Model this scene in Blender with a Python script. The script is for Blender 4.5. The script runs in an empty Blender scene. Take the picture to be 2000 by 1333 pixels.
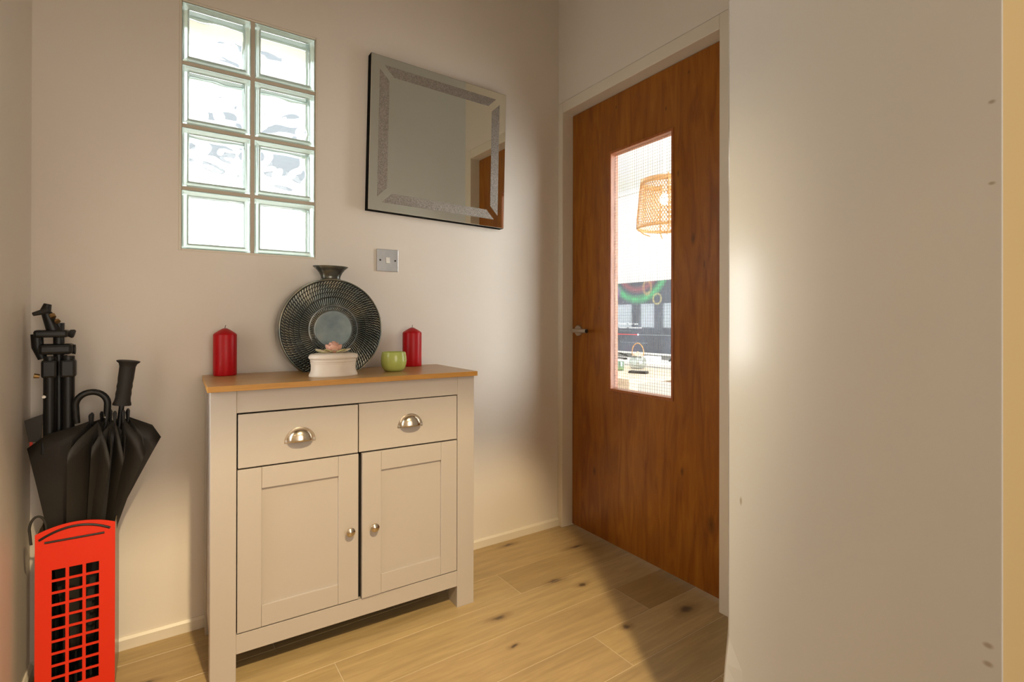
import bpy, bmesh, math, random
from mathutils import Vector, Matrix
from math import sin, cos, pi, radians, sqrt
random.seed(7)
S = bpy.context.scene
COL = S.collection

# ------------------------------------------------------------------ camera
F_PX, PITCH, ROLL, YAW = 1017.42, radians(.1151), radians(.0952), radians(34.9463)
CAM = Vector((-1.5862, -1.9826, .9936))
fw = Vector((sin(YAW)*cos(PITCH), cos(YAW)*cos(PITCH), sin(PITCH)))
r0 = Vector((cos(YAW), -sin(YAW), 0))
u0 = Vector((-sin(YAW)*sin(PITCH), -cos(YAW)*sin(PITCH), cos(PITCH)))
rt = r0*cos(ROLL) + u0*sin(ROLL)
up = -r0*sin(ROLL) + u0*cos(ROLL)
cam = bpy.data.objects.new('camera', bpy.data.cameras.new('camera'))
COL.objects.link(cam)
m = Matrix.Identity(4)
for i in range(3):
    m[i][0], m[i][1], m[i][2], m[i][3] = rt[i], up[i], -fw[i], CAM[i]
cam.matrix_world = m
cam.data.sensor_width = 36
cam.data.lens = F_PX/2000*36
cam.data.shift_x = -(1024.43-1000)/2000
cam.data.shift_y = -(666.5-624.53)/2000
cam.data.clip_start = .02
S.camera = cam

# ------------------------------------------------------------------ world, lights, exposure
S.view_settings.view_transform = 'Standard'
S.view_settings.look = 'None'
S.view_settings.exposure = 0.38
S.view_settings.gamma = 1
S.view_settings.use_curve_mapping = False
W = bpy.data.worlds.new('overcast_sky'); S.world = W
W.use_nodes = True
bg = W.node_tree.nodes['Background']
bg.inputs[0].default_value = (.93, .97, 1.0, 1)
bg.inputs[1].default_value = 5.0

def light(name, kind, loc, power, color, size=.1, size_y=None, aim=None, spread=None):
    d = bpy.data.lights.new(name, kind)
    d.energy = power; d.color = color
    if kind == 'AREA':
        d.shape = 'RECTANGLE'; d.size = size; d.size_y = size_y or size
        if spread: d.spread = spread
    else:
        d.shadow_soft_size = size
    o = bpy.data.objects.new(name, d); COL.objects.link(o)
    o.location = loc
    if aim: o.rotation_euler = (Vector(aim)-Vector(loc)).to_track_quat('-Z', 'Y').to_euler()
    return o
# warm lamp of the room behind the camera, cut off by that doorway's head and jamb
hl = light('hall_lamp', 'SPOT', (-1.28, -2.48, 2.60), 250, (1, .80, .48), .045, aim=(-1.34, -.35, .15))
hl.data.spot_size = radians(45); hl.data.spot_blend = .35
# added soft fill for the unseen room behind the camera
light('rear_fill_light', 'AREA', (-1.05, -4.35, 1.35), 28, (1, .93, .84), 1.3, 1.9, (-1.0, 0, 1.15))
# added light in the unseen side window, for the near wall's highlight
light('side_fill_light', 'AREA', (-2.22, -.415, 1.05), 3.4, (.97, .98, 1), .08, .55, (0, -.415, 1.05))
# kitchen: two added fills, outside an unseen window and under the ceiling
light('kitchen_side_fill', 'AREA', (1.7, -1.50, 1.35), 95, (.95, .95, 1), 2.2, 1.9, (1.2, 2, 1.1))
light('kitchen_top_fill', 'AREA', (1.7, 1.6, 2.60), 62, (1, .95, .88), 2.0, 3.0, (1.7, 1.6, 0))

# ------------------------------------------------------------------ materials
def nt(name):
    mt = bpy.data.materials.new(name); mt.use_nodes = True
    t = mt.node_tree; b = t.nodes['Principled BSDF']
    return mt, t, b
def N(t, kind, **kw):
    n = t.nodes.new(kind)
    for k, v in kw.items(): setattr(n, k, v)
    return n
def setc(b, color, rough=.5, metal=0, **kw):
    b.inputs['Base Color'].default_value = (*color, 1)
    b.inputs['Roughness'].default_value = rough
    b.inputs['Metallic'].default_value = metal
    for k, v in kw.items(): b.inputs[k].default_value = v
def ramp(t, fac, stops):
    r = N(t, 'ShaderNodeValToRGB')
    while len(r.color_ramp.elements) < len(stops): r.color_ramp.elements.new(.5)
    for e, (p, c) in zip(r.color_ramp.elements, stops):
        e.position = p; e.color = (*c, 1)
    t.links.new(fac, r.inputs[0]); return r.outputs[0]
def noise(t, vec, scale, detail=3, rough=.5, dist=0):
    n = N(t, 'ShaderNodeTexNoise'); n.inputs['Scale'].default_value = scale
    n.inputs['Detail'].default_value = detail; n.inputs['Roughness'].default_value = rough
    n.inputs['Distortion'].default_value = dist
    if vec is not None: t.links.new(vec, n.inputs['Vector'])
    return n.outputs['Fac']
def mapping(t, vec, scale=(1, 1, 1), loc=(0, 0, 0), rot=(0, 0, 0)):
    mp = N(t, 'ShaderNodeMapping')
    mp.inputs['Scale'].default_value = scale; mp.inputs['Location'].default_value = loc; mp.inputs['Rotation'].default_value = rot
    t.links.new(vec, mp.inputs['Vector']); return mp.outputs[0]
def bump(t, b, h, strength=.2, dist=.002):
    bp = N(t, 'ShaderNodeBump'); bp.inputs['Strength'].default_value = strength; bp.inputs['Distance'].default_value = dist
    t.links.new(h, bp.inputs['Height']); t.links.new(bp.outputs[0], b.inputs['Normal'])
def mixc(t, fac, a, b_, mode='MIX'):
    mx = N(t, 'ShaderNodeMix', data_type='RGBA', blend_type=mode)
    if isinstance(fac, (int, float)): mx.inputs[0].default_value = fac
    else: t.links.new(fac, mx.inputs[0])
    for s, v in ((6, a), (7, b_)):
        if isinstance(v, tuple): mx.inputs[s].default_value = (*v, 1)
        else: t.links.new(v, mx.inputs[s])
    return mx.outputs[2]
def math_(t, op, a, b_=None, clamp=False):
    n = N(t, 'ShaderNodeMath', operation=op, use_clamp=clamp)
    for i, v in enumerate((a, b_)):
        if v is None: continue
        if isinstance(v, (int, float)): n.inputs[i].default_value = v
        else: t.links.new(v, n.inputs[i])
    return n.outputs[0]
def geo_pos(t): return N(t, 'ShaderNodeNewGeometry').outputs['Position']
def obj_pos(t): return N(t, 'ShaderNodeTexCoord').outputs['Object']
def spots(t, pos, pts, sharp=1.0):
    """sum of soft elliptical marks: (centre, radii)"""
    acc = None
    for c, r in pts:
        v = N(t, 'ShaderNodeVectorMath', operation='SUBTRACT'); t.links.new(pos, v.inputs[0]); v.inputs[1].default_value = c
        w = N(t, 'ShaderNodeVectorMath', operation='DIVIDE'); t.links.new(v.outputs[0], w.inputs[0]); w.inputs[1].default_value = r
        l = N(t, 'ShaderNodeVectorMath', operation='LENGTH'); t.links.new(w.outputs[0], l.inputs[0])
        k = math_(t, 'SUBTRACT', 1.0, l.outputs['Value'], True)
        acc = k if acc is None else math_(t, 'MAXIMUM', acc, k)
    return math_(t, 'MULTIPLY', acc, sharp, True)

def plain(name, color, rough=.5, metal=0, var=.06, scale=6, bstr=0, bscale=60, **kw):
    mt, t, b = nt(name); setc(b, color, rough, metal, **kw)
    p = obj_pos(t)
    n = noise(t, p, scale, 4)
    t.links.new(ramp(t, n, [(.25, tuple(c*(1-var) for c in color)), (.75, tuple(min(1, c*(1+var)) for c in color))]), b.inputs['Base Color'])
    if bstr: bump(t, b, noise(t, p, bscale, 3), bstr, .002)
    return mt
WALL = (.745, .668, .577)
M = {}
M['wall'] = plain('magnolia_wall_paint', WALL, .62, var=.018, scale=2.2, bstr=.10, bscale=45)
M['wall_left'] = plain('magnolia_satin_wall_paint', WALL, .42, var=.02, scale=2, bstr=.08, bscale=40)
M['cream'] = plain('cream_wall_paint', (.60, .47, .25), .6, var=.02, scale=3)
M['trim'] = plain('cream_gloss_woodwork', (.72, .64, .52), .38, var=.02, scale=5, bstr=.05, bscale=30)
M['ceiling'] = plain('white_ceiling_paint', (.80, .77, .72), .8, var=.01)
M['white'] = plain('white_paint', (.86, .86, .85), .5, var=.01)
M['render'] = plain('white_masonry_render', (.8, .79, .77), .9, var=.03, scale=8)
# near wall: white satin paint with a few old filled screw holes
mt, t, b = nt('white_satin_wall_paint'); setc(b, (.66, .66, .64), .19); M['pier'] = mt
p = geo_pos(t)
sp = spots(t, p, [((-.668, -1.768, 1.29), (.004, .005, .0035)), ((-.668, -1.768, 1.18), (.004, .005, .003)),
                  ((-.668, -1.764, .555), (.005, .007, .005)), ((-.668, -1.764, .530), (.005, .007, .005)),
                  ((-.668, -1.398, .646), (.004, .003, .010))], 1.6)
t.links.new(mixc(t, sp, mixc(t, noise(t, p, 2.5), (.645, .655, .65), (.675, .685, .68)), (.42, .38, .33)), b.inputs['Base Color'])
bump(t, b, noise(t, p, 14, 4), .035, .003)
# oak floorboards: object colour tints each board, shared grain and knots
mt, t, b = nt('oiled_oak_floorboard'); M['plank'] = mt; setc(b, (.5, .3, .12), .42)
p = geo_pos(t)
oi = N(t, 'ShaderNodeObjectInfo')
offs = N(t, 'ShaderNodeVectorMath', operation='MULTIPLY_ADD')
cmb = N(t, 'ShaderNodeCombineXYZ'); t.links.new(oi.outputs['Random'], cmb.inputs[0]); t.links.new(oi.outputs['Random'], cmb.inputs[2])
t.links.new(cmb.outputs[0], offs.inputs[0]); offs.inputs[1].default_value = (9, 3, 17); t.links.new(p, offs.inputs[2])
g1 = noise(t, mapping(t, offs.outputs[0], (1.6, 16, 1)), 2.6, 5, .6, .6)
g2 = noise(t, mapping(t, offs.outputs[0], (5, 130, 1)), 2.0, 3, .6)
gc = mixc(t, g1, (.48, .455, .43), (1.08, 1.06, 1.02))
gc = mixc(t, .55, gc, mixc(t, g2, (.78, .77, .75), (1.12, 1.12, 1.12)), 'MULTIPLY')
bc = mixc(t, 1.0, oi.outputs['Color'], gc, 'MULTIPLY')
kn = [((-.657, -.507), (.075, .020)), ((-.35, -.42), (.085, .022)), ((-.283, -.50), (.05, .022)), ((-.70, -.66), (.03, .014)),
      ((-.345, -.785), (.04, .026)), ((-.10, -.83), (.085, .042)), ((-.085, -.235), (.10, .03)), ((-.32, -.05), (.08, .02)),
      ((-1.62, -.22), (.06, .02)), ((-.95, -.75), (.05, .02))]
wob = N(t, 'ShaderNodeVectorMath', operation='ADD')
nv = N(t, 'ShaderNodeTexNoise'); nv.inputs['Scale'].default_value = 28; t.links.new(p, nv.inputs['Vector'])
nvs = N(t, 'ShaderNodeVectorMath', operation='MULTIPLY_ADD'); t.links.new(nv.outputs['Color'], nvs.inputs[0]); nvs.inputs[1].default_value = (.03, .016, 0); nvs.inputs[2].default_value = (-.015, -.008, 0)
t.links.new(p, wob.inputs[0]); t.links.new(nvs.outputs[0], wob.inputs[1])
ks = spots(t, wob.outputs[0], [((x, y, 0), (a, c, .05)) for (x, y), (a, c) in kn], 1.0)
ks2 = spots(t, wob.outputs[0], [((x, y, 0), (a*.38, c*.5, .05)) for (x, y), (a, c) in kn], 1.5)
bc = mixc(t, math_(t, 'MULTIPLY', ks, .75, True), bc, (.16, .085, .035))
bc = mixc(t, math_(t, 'MULTIPLY', ks2, .8, True), bc, (.07, .045, .03))
t.links.new(bc, b.inputs['Base Color'])
bump(t, b, g2, .12, .001)
M['seam'] = plain('pale_floor_filler', (.64, .52, .34), .6)
# kitchen floor
M['kitchen_floor'] = plain('pale_kitchen_floor', (.62, .52, .40), .4, var=.1, scale=3)
# oak veneer / timber (grain axis chosen by scale)
def wood(name, c0, c1, c2, scale, rough=.35, bstr=.05, dark=None, dist=1.2):
    mt, t, b = nt(name); setc(b, c1, rough)
    p = obj_pos(t)
    a = noise(t, mapping(t, p, scale), 3.0, 5, .55, dist)
    f = noise(t, mapping(t, p, tuple(s*6 for s in scale)), 3.0, 3, .6)
    c = ramp(t, a, [(.28, c0), (.5, c1), (.74, c2)])
    c = mixc(t, .5, c, mixc(t, f, (.80, .78, .75), (1.12, 1.12, 1.12)), 'MULTIPLY')
    if dark:
        c = mixc(t, spots(t, p, dark, 1.0), c, tuple(v*.45 for v in c0))
    t.links.new(c, b.inputs['Base Color'])
    if bstr: bump(t, b, f, bstr, .001)
    return mt
M['oak_top'] = wood('light_oak_veneer', (.43, .24, .085), (.51, .295, .11), (.56, .335, .135), (1.2, 22, 8), .33, 0)
M['oak_edge'] = wood('honey_oak_edging', (.46, .215, .035), (.53, .255, .045), (.58, .295, .06), (3, 30, 60), .45, 0)
M['door'] = wood('varnished_cherry_veneer', (.19, .048, .002), (.28, .087, .005), (.365, .128, .010), (8, 8, 1.1), .30, .03,
    dark=[((.05, -.34, 1.93), (.05, .007, .012)), ((.05, -.62, 1.83), (.05, .006, .011)), ((.05, -.73, 1.93), (.05, .006, .010)),
          ((.05, -.70, .42), (.05, .010, .022)), ((.05, -.68, 1.56), (.05, .006, .02)), ((.05, -.80, 1.20), (.05, .005, .02)),
          ((.05, -.23, 1.05), (.05, .006, .008)), ((.05, -.20, .30), (.05, .012, .03)), ((.05, -.83, .26), (.05, .02, .05)), ((.05, -.75, 1.30), (.05, .012, .03))])
M['bead'] = wood('reddish_glazing_bead', (.27, .070, .012), (.34, .10, .02), (.40, .13, .028), (20, 20, 2), .33, 0)
M['cab'] = plain('taupe_grey_painted_board', (.465, .410, .362), .48, var=.012, scale=5, bstr=.04, bscale=120)
M['cab_dark'] = plain('dark_cabinet_inside', (.015, .012, .01), .9)
M['nickel'] = plain('brushed_nickel', (.62, .54, .43), .20, 1, var=.03, scale=30)
M['steel'] = plain('satin_steel', (.60, .57, .53), .30, 1, var=.03, scale=30)
M['brushed'] = plain('brushed_steel_plate', (.52, .52, .52), .33, 1, var=.10, scale=25)
M['plastic'] = plain('white_switch_plastic', (.80, .77, .70), .35, var=.01)
M['black'] = plain('black_rubber_plastic', (.006, .0056, .005), .40, var=.1, scale=30, **{'Specular IOR Level': .4})
M['black_matt'] = plain('matt_black_grip', (.016, .014, .012), .65, var=.1, scale=60, bstr=.1, bscale=200)
M['black_fabric'] = plain('black_nylon_fabric', (.022, .018, .013), .55, var=.12, scale=14, bstr=.10, bscale=90)
M['black_edge'] = plain('black_mirror_edge', (.004, .004, .004), .9, **{'Specular IOR Level': .1})
M['alu'] = plain('dark_anodised_tube', (.05, .05, .052), .28, .9, var=.05)
M['brass'] = plain('tarnished_brass', (.42, .27, .12), .4, 1)
M['red_metal'] = plain('red_enamelled_steel', (.66, .022, .002), .38, var=.02, scale=8)
M['red_wax'] = plain('red_candle_wax', (.43, .0012, .0045), .36, var=.03, scale=10, **{'Specular IOR Level': .28})
M['stand_side'] = plain('unpainted_stand_side', (.30, .22, .15), .3, var=.05)
M['wick'] = plain('charred_wick', (.03, .02, .02), .9)
M['ceramic'] = plain('cream_bisque_ceramic', (.74, .64, .53), .42, var=.03, scale=20)
M['petal'] = plain('pink_ceramic_petal', (.70, .38, .28), .5, var=.08, scale=60)
M['leaf'] = plain('pale_green_ceramic_leaf', (.55, .50, .23), .5, var=.12, scale=50)
M['leaf_cream'] = plain('cream_ceramic_petal', (.66, .55, .38), .5, var=.08, scale=50)
M['lime'] = plain('lime_frosted_glass', (.56, .63, .16), .18, var=.10, scale=16, **{'Transmission Weight': .12})
M['lime_in'] = plain('lime_glass_inside', (.42, .46, .12), .3, var=.05)
# vase glaze, with groove shade and crest glints painted in by pointiness
mt, t, b = nt('dark_pewter_glaze'); M['vase'] = mt; setc(b, (.05, .055, .05), .17, .65)
p = obj_pos(t)
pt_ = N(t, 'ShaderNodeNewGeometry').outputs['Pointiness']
groove_shade = ramp(t, pt_, [(.46, (.25, .25, .25)), (.50, (1, 1, 1)), (.56, (2.2, 2.1, 1.9))])
t.links.new(mixc(t, 1.0, groove_shade, ramp(t, noise(t, p, 11, 4), [(.3, (.042, .052, .052)), (.5, (.09, .10, .095)), (.72, (.20, .18, .135))]), 'MULTIPLY'), b.inputs['Base Color'])
mt, t, b = nt('blue_grey_patina_glaze'); M['vase_disc'] = mt; setc(b, (.12, .15, .15), .42, .35)
t.links.new(ramp(t, noise(t, obj_pos(t), 16, 5), [(.3, (.10, .135, .145)), (.6, (.20, .235, .225)), (.8, (.27, .26, .21))]), b.inputs['Base Color'])
# mirror and its crystal strips
mt, t, b = nt('silvered_mirror_glass'); M['mirror'] = mt; setc(b, (.90, .90, .81), .004, 1)
mt, t, b = nt('crushed_crystal_mosaic'); M['crystal'] = mt; setc(b, (.4, .35, .3), .4, .25)
p = obj_pos(t)
vo = N(t, 'ShaderNodeTexVoronoi'); vo.inputs['Scale'].default_value = 360; t.links.new(p, vo.inputs['Vector'])
t.links.new(ramp(t, vo.outputs['Color'], [(.1, (.17, .145, .12)), (.5, (.245, .21, .175)), (.95, (.36, .31, .265))]), b.inputs['Base Color'])
bump(t, b, vo.outputs['Distance'], .5, .003)
# glass
def clear_glass(name, tint, gloss=.08, rough=.0):
    mt = bpy.data.materials.new(name); mt.use_nodes = True; t = mt.node_tree
    for n in list(t.nodes):
        if n.type != 'OUTPUT_MATERIAL': t.nodes.remove(n)
    out = [n for n in t.nodes if n.type == 'OUTPUT_MATERIAL'][0]
    tr = N(t, 'ShaderNodeBsdfTransparent'); tr.inputs[0].default_value = (*tint, 1)
    gl = N(t, 'ShaderNodeBsdfGlossy'); gl.inputs['Roughness'].default_value = rough
    lw = N(t, 'ShaderNodeLayerWeight'); lw.inputs[0].default_value = .5     # Schlick reflection, the same from both sides
    k = math_(t, 'ADD', gloss, math_(t, 'MULTIPLY', math_(t, 'POWER', lw.outputs['Facing'], 5), .9), True)
    mx = N(t, 'ShaderNodeMixShader'); t.links.new(k, mx.inputs[0]); t.links.new(tr.outputs[0], mx.inputs[1]); t.links.new(gl.outputs[0], mx.inputs[2])
    t.links.new(mx.outputs[0], out.inputs[0]); return mt
M['pane'] = clear_glass('clear_window_glass', (.97, .98, .97), .03)
M['thin_glass'] = clear_glass('thin_clear_glass', (.93, .96, .95), .07)
mt, t, b = nt('wavy_block_glass'); M['wavy'] = mt; setc(b, (.985, 1, .99), .02, 0, **{'Transmission Weight': 1, 'IOR': 1.46})
mt, t, b = nt('greenish_block_glass'); M['rimglass'] = mt; setc(b, (.80, .95, .88), .14, 0, **{'Transmission Weight': .5, 'IOR': 1.4})
M['mortar'] = plain('beige_block_mortar', (.55, .47, .37), .8, var=.04, scale=20)
M['wire'] = plain('georgian_wire', (.10, .085, .07), .5, .4)
# television picture
mt, t, b = nt('television_picture'); M['screen'] = mt; setc(b, (.010, .012, .016), .04, **{'IOR': 2.1})
p = obj_pos(t)                      # object origin at screen centre, y to the left, z up
def dist2(cy_, cz_, sy=1, sz=1):
    v = N(t, 'ShaderNodeVectorMath', operation='SUBTRACT'); t.links.new(p, v.inputs[0]); v.inputs[1].default_value = (0, cy_, cz_)
    w = N(t, 'ShaderNodeVectorMath', operation='MULTIPLY'); t.links.new(v.outputs[0], w.inputs[0]); w.inputs[1].default_value = (0, sy, sz)
    l = N(t, 'ShaderNodeVectorMath', operation='LENGTH'); t.links.new(w.outputs[0], l.inputs[0]); return l.outputs['Value']
def band(d, r, w):
    return math_(t, 'SUBTRACT', 1.0, math_(t, 'DIVIDE', math_(t, 'ABSOLUTE', math_(t, 'SUBTRACT', d, r)), w), True)
nz = noise(t, mapping(t, p, (1, 3, 6)), 4, 4)
colr = ramp(t, noise(t, p, 3.2, 3), [(.3, (.010, .018, .040)), (.55, (.035, .055, .09)), (.75, (.06, .05, .10))])
def addc(mask, c):
    global colr
    colr = mixc(t, mask, colr, c)
addc(math_(t, 'MULTIPLY', band(dist2(.08, .62), .42, .06), nz), (.07, .62, .20))
addc(math_(t, 'MULTIPLY', band(dist2(.08, .62), .31, .05), .5), (.42, .08, .10))
addc(math_(t, 'MULTIPLY', band(dist2(-.06, .33, 1, .75), .055, .022), nz), (.62, .38, .16))
addc(math_(t, 'MULTIPLY', band(dist2(-.20, .20), .055, .016), nz), (.70, .58, .22))
addc(math_(t, 'MULTIPLY', band(dist2(.43, .30), .06, .04), .6), (.30, .10, .38))
t.links.new(colr, b.inputs['Emission Color']); b.inputs['Emission Strength'].default_value = 1.3
def emit(name, color, k):
    mt, t, b = nt(name); setc(b, (.02, .02, .02), .5); b.inputs['Emission Color'].default_value = (*color, 1); b.inputs['Emission Strength'].default_value = k; return mt
M['txt'] = emit('white_screen_lettering', (1, 1, 1), 1.6)
M['txt_dim'] = emit('grey_screen_lettering', (.55, .65, .7), .6)
M['bar_red'] = emit('red_progress_bar', (.9, .06, .07), 1.2)
M['bulb'] = emit('lit_bulb_glass', (1, .85, .6), 30)
M['tv_case'] = plain('black_television_case', (.02, .02, .022), .3)
M['silver'] = plain('silver_television_trim', (.75, .75, .76), .3, .6)
M['rattan'] = plain('woven_bamboo', (.48, .25, .085), .55, var=.12, scale=40, **{'Transmission Weight': 0})
M['shade_in'] = plain('cream_shade_lining', (.85, .72, .45), .7)
M['table'] = wood('pale_limed_wood', (.44, .34, .25), (.54, .43, .33), (.62, .51, .40), (2, 12, 12), .45, .03)
M['unit'] = plain('white_gloss_unit', (.85, .85, .85), .3, var=.01)
M['house'] = plain('pale_pinkish_render', (.27, .25, .245), .9, var=.05, scale=3)
M['grey_pane'] = plain('grey_window_pane', (.10, .11, .12), .3)
M['grass'] = plain('pale_patio_paving', (.66, .63, .58), .9, var=.06, scale=3)
M['jar_green'] = clear_glass('greenish_jar_glass', (.72, .86, .80), .10)

# ------------------------------------------------------------------ mesh helpers
class MB:
    def __init__(s): s.v = []; s.f = []; s.mi = []; s.cur = 0
    def add(s, vs, fs):
        o = len(s.v); s.v += [tuple(v) for v in vs]
        for f in fs: s.f.append(tuple(i+o for i in f)); s.mi.append(s.cur)
        return s
    def box(s, x0, x1, y0, y1, z0, z1):
        if x0 > x1: x0, x1 = x1, x0
        if y0 > y1: y0, y1 = y1, y0
        if z0 > z1: z0, z1 = z1, z0
        return s.add([(x0, y0, z0), (x1, y0, z0), (x1, y1, z0), (x0, y1, z0), (x0, y0, z1), (x1, y0, z1), (x1, y1, z1), (x0, y1, z1)],
                     [(0, 3, 2, 1), (4, 5, 6, 7), (0, 1, 5, 4), (1, 2, 6, 5), (2, 3, 7, 6), (3, 0, 4, 7)])
    def prism(s, poly, axis, a, b):
        """polygon (2D, counter-clockwise about +axis) extruded from a to b along axis"""
        def P(u, w, k): return {'x': (k, u, w), 'y': (u, k, w), 'z': (u, w, k)}[axis]
        n = len(poly)
        vs = [P(u, w, a) for u, w in poly] + [P(u, w, b) for u, w in poly]
        fs = [tuple(range(n))[::-1], tuple(range(n, 2*n))] + [(i, (i+1) % n, n+(i+1) % n, n+i) for i in range(n)]
        if axis == 'y': fs = [f[::-1] for f in fs]
        return s.add(vs, fs)
    def tube(s, path, r, n=10, cap=True, flat=1.0):
        path = [Vector(q) for q in path]; k = len(path)
        rs = [r]*k if isinstance(r, (int, float)) else list(r)
        vs = []; T = [(path[min(i+1, k-1)]-path[max(i-1, 0)]).normalized() for i in range(k)]
        ref = Vector((0, 0, 1)) if abs(T[0].z) < .9 else Vector((0, 1, 0))
        u = T[0].cross(ref).normalized()
        for i in range(k):
            u = (u-T[i]*u.dot(T[i])).normalized(); w = T[i].cross(u)
            for j in range(n):
                a = 2*pi*j/n; vs.append(path[i]+u*rs[i]*cos(a)+w*rs[i]*flat*sin(a))
        fs = [(i*n+j, i*n+(j+1) % n, (i+1)*n+(j+1) % n, (i+1)*n+j) for i in range(k-1) for j in range(n)]
        if cap: fs += [tuple(range(n))[::-1], tuple((k-1)*n+j for j in range(n))]
        return s.add(vs, fs)
    def lathe(s, prof, n=40, c=(0, 0, 0), sx=1, sy=1):
        vs = [(c[0]+r*sx*cos(2*pi*j/n), c[1]+r*sy*sin(2*pi*j/n), c[2]+z) for r, z in prof for j in range(n)]
        k = len(prof)
        fs = [(i*n+j, i*n+(j+1) % n, (i+1)*n+(j+1) % n, (i+1)*n+j) for i in range(k-1) for j in range(n)]
        fs += [tuple(range(n))[::-1], tuple((k-1)*n+j for j in range(n))]
        return s.add(vs, fs)
    def grid(s, fn, nu, nv, wrap=False):
        vs = [fn(i/nu, j/nv) for i in range(nu+1) for j in range(nv+1 if not wrap else nv)]
        w = nv if wrap else nv+1
        fs = [(i*w+j, i*w+(j+1) % w, (i+1)*w+(j+1) % w, (i+1)*w+j) for i in range(nu) for j in range(nv)]
        return s.add(vs, fs)
    def build(s, name, mats, parent=None, smooth=False, bevel=0, seg=2, loc=None, solid=0):
        me = bpy.data.meshes.new(name); me.from_pydata(s.v, [], s.f)
        for q in (mats if isinstance(mats, (list, tuple)) else [mats]): me.materials.append(q)
        me.polygons.foreach_set('material_index', s.mi)
        bm = bmesh.new(); bm.from_mesh(me); bmesh.ops.recalc_face_normals(bm, faces=bm.faces); bm.to_mesh(me); bm.free()
        if smooth:
            me.polygons.foreach_set('use_smooth', [True]*len(s.f)); me.update(); me.set_sharp_from_angle(angle=radians(38))
        me.update()
        o = bpy.data.objects.new(name, me); COL.objects.link(o)
        if parent: o.parent = parent
        if loc: o.location = loc
        if solid:
            md = o.modifiers.new('thickness', 'SOLIDIFY'); md.thickness = solid; md.offset = 0
        if bevel:
            md = o.modifiers.new('bevel', 'BEVEL'); md.width = bevel; md.segments = seg; md.limit_method = 'ANGLE'; md.angle_limit = radians(50)
        return o
def tag(o, label=None, cat=None, group=None, kind=None):
    if label: o['label'] = label
    if cat: o['category'] = cat
    if group: o['group'] = group
    if kind: o['kind'] = kind
    return o
def thing(name, label, cat, loc=(0, 0, 0), rotz=0, group=None, kind=None):
    o = bpy.data.objects.new(name, None); COL.objects.link(o); o.empty_display_size = .05
    o.location = loc; o.rotation_euler = (0, 0, rotz)
    return tag(o, label, cat, group, kind)
def at(o, q):                      # shift a list of world points into a thing's space (no rotation)
    return [Vector(v)-o.location for v in q]

# ------------------------------------------------------------------ setting
DA = radians(-1.319)               # the door wall is not quite square to the back wall
H = 2.72
LX = -1.883
WX0, WX1, WZ0, WZ1 = -1.540, -1.120, 1.2150, 2.0190
# back wall with the glass-block opening
b_ = MB(); X0, X1, T = -2.30, .02, .22
b_.box(X0, WX0, 0, T, 0, H).box(WX1, X1, 0, T, 0, H).box(WX0, WX1, 0, T, 0, WZ0).box(WX0, WX1, 0, T, WZ1, H)
tag(b_.build('wall_back', M['wall']), 'magnolia painted back wall behind the sideboard, holding mirror and glass blocks', 'wall', kind='structure')
# left wall; its unseen side window is added, reveal deepened to steer light
b_ = MB(); y0, y1, z0, z1 = -.66, -.365, .62, 1.48
b_.box(LX-.36, LX, y1, 0, 0, H).box(LX-.36, LX, -4.5, y0, 0, H).box(LX-.36, LX, y0, y1, 0, z0).box(LX-.36, LX, y0, y1, z1, H)
tag(b_.build('wall_left', M['wall_left']), 'magnolia painted left wall beside the umbrella stand', 'wall', kind='structure')
w = thing('window_2', 'slim added side window beyond the left edge, set deep to steer its light', 'window', (LX-.28, -.51, 1.05), kind='structure')
MB().box(-.004, .004, -.145, .145, -.43, .43).build('pane', M['pane'], w)
MB().box(-.03, .03, -.1475, -.125, -.43, .43).box(-.03, .03, .125, .145, -.43, .43).box(-.03, .03, -.125, .125, -.43, -.40).box(-.03, .03, -.125, .125, .40, .43).build('window_frame', M['white'], w, bevel=.003)
# right wall (with the door)
DY1, DZ = -.9685, 2.0456
b_ = MB()
b_.box(.0, .10, DY1, 0.0, DZ, H).box(0, .10, -1.30, DY1, 0, H)
o = tag(b_.build('wall_right', M['wall']), 'cream painted wall above and around the wooden door', 'wall', kind='structure'); o.rotation_euler.z = DA
# kitchen-side outer wall with two windows
b_ = MB(); kx0, kx1 = .03, .16
KW = ((3.45, 4.05), (4.13, 4.56), (4.66, 5.22))
ky = [(.22, 3.45), (4.05, 4.13), (4.56, 4.66), (5.22, 5.3)]
for a, c in ky: b_.box(kx0, kx1, a, c, 0, H)
for a, c in KW: b_.box(kx0, kx1, a, c, 0, .84).box(kx0, kx1, a, c, 1.33, H)
tag(b_.build('wall_kitchen_window', M['white']), 'white kitchen wall with three windows, seen mirrored in the television', 'wall', kind='structure')
for i, (a, c) in enumerate(KW):
    w = thing('window_%d' % (3+i), ['white framed kitchen window nearest the hall of the three mirrored in the television', 'white framed kitchen window in the middle of the three mirrored in the television', 'white framed kitchen window farthest from the hall, leftmost of three mirrored in the television'][i], 'window', (.10, (a+c)/2, 1.085), kind='structure')
    hy = (c-a)/2-.001
    MB().box(-.003, .003, -hy, hy, -.24, .24).build('pane', M['pane'], w)
    MB().box(-.03, .03, -hy, -hy+.04, -.244, .244).box(-.03, .03, hy-.04, hy, -.244, .244).box(-.03, .03, -hy+.04, hy-.04, -.244, -.21).box(-.03, .03, -hy+.04, hy-.04, .21, .244).build('window_frame', M['white'], w, bevel=.003)
tag(MB().box(3.0, 3.12, -1.6, 5.3, 0, H).build('wall_kitchen_far', M['white']), 'white far kitchen wall behind the television', 'wall', kind='structure')
tag(MB().box(kx0, 3.12, 5.3, 5.42, 0, H).build('wall_kitchen_end', M['white']), 'white end wall of the kitchen', 'wall', kind='structure')
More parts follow.
